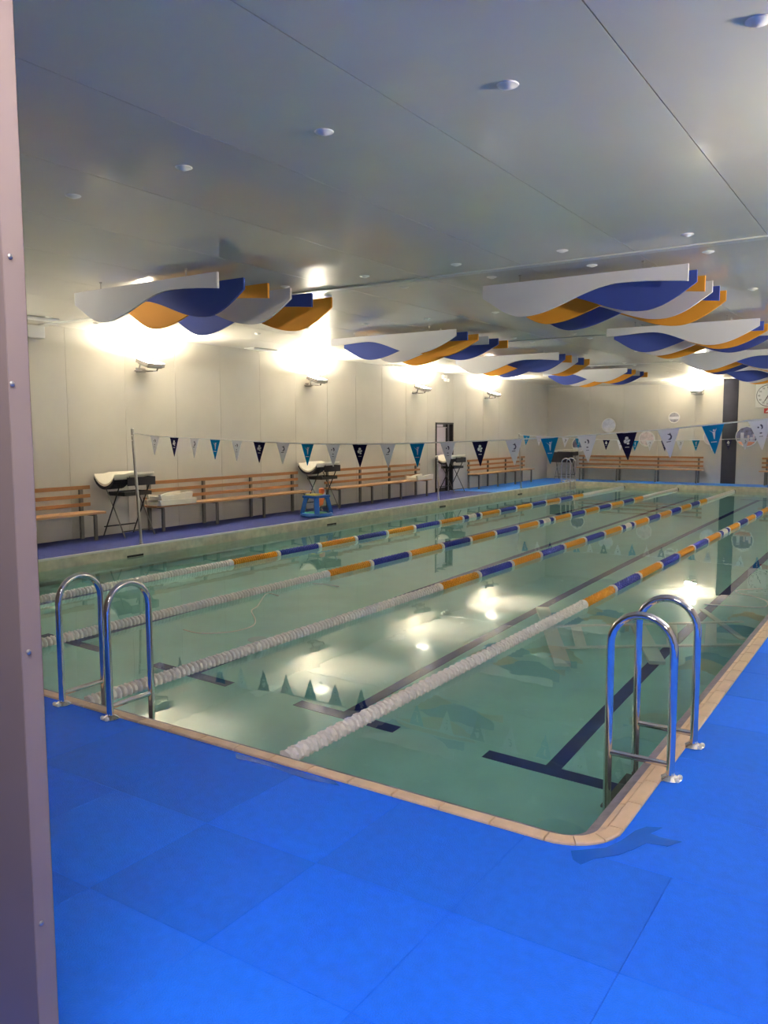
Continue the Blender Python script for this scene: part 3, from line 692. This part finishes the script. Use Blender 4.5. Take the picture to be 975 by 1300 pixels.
# ------------------------------------------------------------------ toy on the left deck
ty = thing('water_play_table', 'blue plastic play table with green base and orange basket on the left deck', 'toy', (-10.05, 12.83, 0))
MB().lathe([(.31, 0), (.335, .03), (.32, .075), (.28, .085), (.26, .05), (.02, .05)], 24, 'Z', (-10.05, 12.83, 0)).build('base_tray', K['teal_toy'], ty, True)
MB().lathe([(.255, .052), (.25, .075), (.10, .10), (.02, .105)], 20, 'Z', (-10.06, 12.79, 0)).build('green_basin', K['toy_green'], ty, True)
for sx, sy in ((-1, -1), (-1, 1), (1, -1), (1, 1)):
    MB().bar((-10.05+.19*sx, 12.83+.23*sy, .06), (-10.05+.13*sx, 12.83+.17*sy, .40), .10, .08).build('leg', K['teal_toy'], ty, bevel=.012)
MB().box(-10.23, -9.87, 12.60, 13.06, .375, .425).build('tabletop', K['teal_toy'], ty, bevel=.018)
MB().box(-10.17, -9.95, 12.63, 12.91, .426, .455).build('yellow_tray', K['toy_yellow'], ty, bevel=.012)
MB().lathe([(.05, .21), (.09, .24), (.115, .37), (.10, .374)], 14, 'Z', (-9.99, 12.83, 0)).build('orange_basket', K['toy_orange'], ty, True)
MB().lathe([(.03, .426), (.06, .47), (.055, .54), (.02, .56)], 12, 'Z', (-10.05, 13.00, 0)).build('orange_scoop', K['toy_orange'], ty, True)
# ------------------------------------------------------------------ submerged platform, drain, cords, wet patches
pf = thing('teaching_platform', 'white slatted frame lying under the water behind the right ladder', 'pool platform', (-2.5, 8.2, BZ))
z0 = BZ+.006
def pb(p, q, w, h, zz, name): MB().bar((p[0], p[1], zz), (q[0], q[1], zz), w, h).build(name, K['pvc'], pf, bevel=.012)
pb((-3.62, 8.90), (-2.64, 7.0), .15, .10, z0+.05, 'end_beam'); pb((-2.44, 8.68), (-1.92, 7.50), .15, .10, z0+.05, 'end_beam')
pb((-3.18, 8.12), (-1.50, 9.35), .06, .05, z0+.126, 'rail'); pb((-2.83, 7.42), (-1.36, 8.42), .06, .05, z0+.126, 'rail')
for k in (.12, .62, .83):
    a = Vector((-3.18, 8.12))+(Vector((-1.50, 9.35))-Vector((-3.18, 8.12)))*k; c = Vector((-2.83, 7.42))+(Vector((-1.36, 8.42))-Vector((-2.83, 7.42)))*k
    pb(a, c, .11, .04, z0+.078, 'slat')
pb((-2.02, 9.80), (-1.40, 8.72), .07, .05, z0+.03, 'brace')
dr_ = thing('floor_drain', 'round pale drain cover on the pool floor between the second and third ropes', 'drain', (-5.585, 6.14, BZ))
MB().lathe([(.11, .001), (.11, .008), (.095, .012), (.02, .012)], 24, 'Z', (-5.585, 6.14, BZ)).build('grate', K['drain'], dr_, True)
def cord(pts, label):
    P = []
    for i in range(len(pts)-1):
        p0, p1, p2, p3 = [Vector((*pts[max(0, min(len(pts)-1, i+d))], WZ+.002)) for d in (-1, 0, 1, 2)]
        for s in range(5):
            t = s/5; P.append(.5*((2*p1)+(p2-p0)*t+(2*p0-5*p1+4*p2-p3)*t*t+(3*p1-p0-3*p2+p3)*t**3))
    P.append(Vector((*pts[-1], WZ+.002)))
    tag(MB().tube(P, .007, 6).build('loose_cord', K['cord'], None, True), label, 'cord')
cord([(-5.661, 5.201), (-5.452, 5.183), (-5.302, 5.28), (-5.209, 5.436), (-5.222, 5.664), (-5.387, 5.88), (-5.677, 6.145), (-5.783, 6.354), (-6.135, 6.895), (-5.946, 6.886)], 'thin pale cord curling on the water behind the left ladder')
cord([(-1.836, 8.993), (-1.644, 9.036), (-1.333, 9.119), (-1.262, 9.242), (-1.31, 9.531), (-1.481, 9.72), (-1.653, 9.833), (-1.669, 10.007), (-1.449, 10.242)], 'thin pale cord looped on the water by the right edge')
cord([(-6.088, 7.68), (-5.891, 7.713), (-5.695, 7.692)], 'short piece of thin pale cord on the water between two ropes')
def wet(pts, label):
    o = MB().prism([(x, y, .0006) for x, y in pts], (0, 0, .0012)).build('wet_patch', K['wet']); tag(o, label, 'puddle')
wet([(-1.10, 3.05), (-.99, 3.15), (-.955, 3.24), (-.93, 3.36), (-.90, 3.42), (-.84, 3.45), (-.87, 3.37), (-.82, 3.36), (-.74, 3.37), (-.78, 3.30), (-.86, 3.28), (-.89, 3.20), (-.93, 3.12), (-1.0, 3.04), (-1.03, 2.97), (-1.07, 2.99)], 'irregular wet patch on the blue mats at the rounded pool corner')
wet([(-2.95, 3.05), (-2.6, 3.055), (-2.3, 3.055), (-2.25, 3.03), (-2.45, 3.0), (-2.7, 3.02), (-2.9, 3.0)], 'thin wet streak on the blue mats along the front edge')
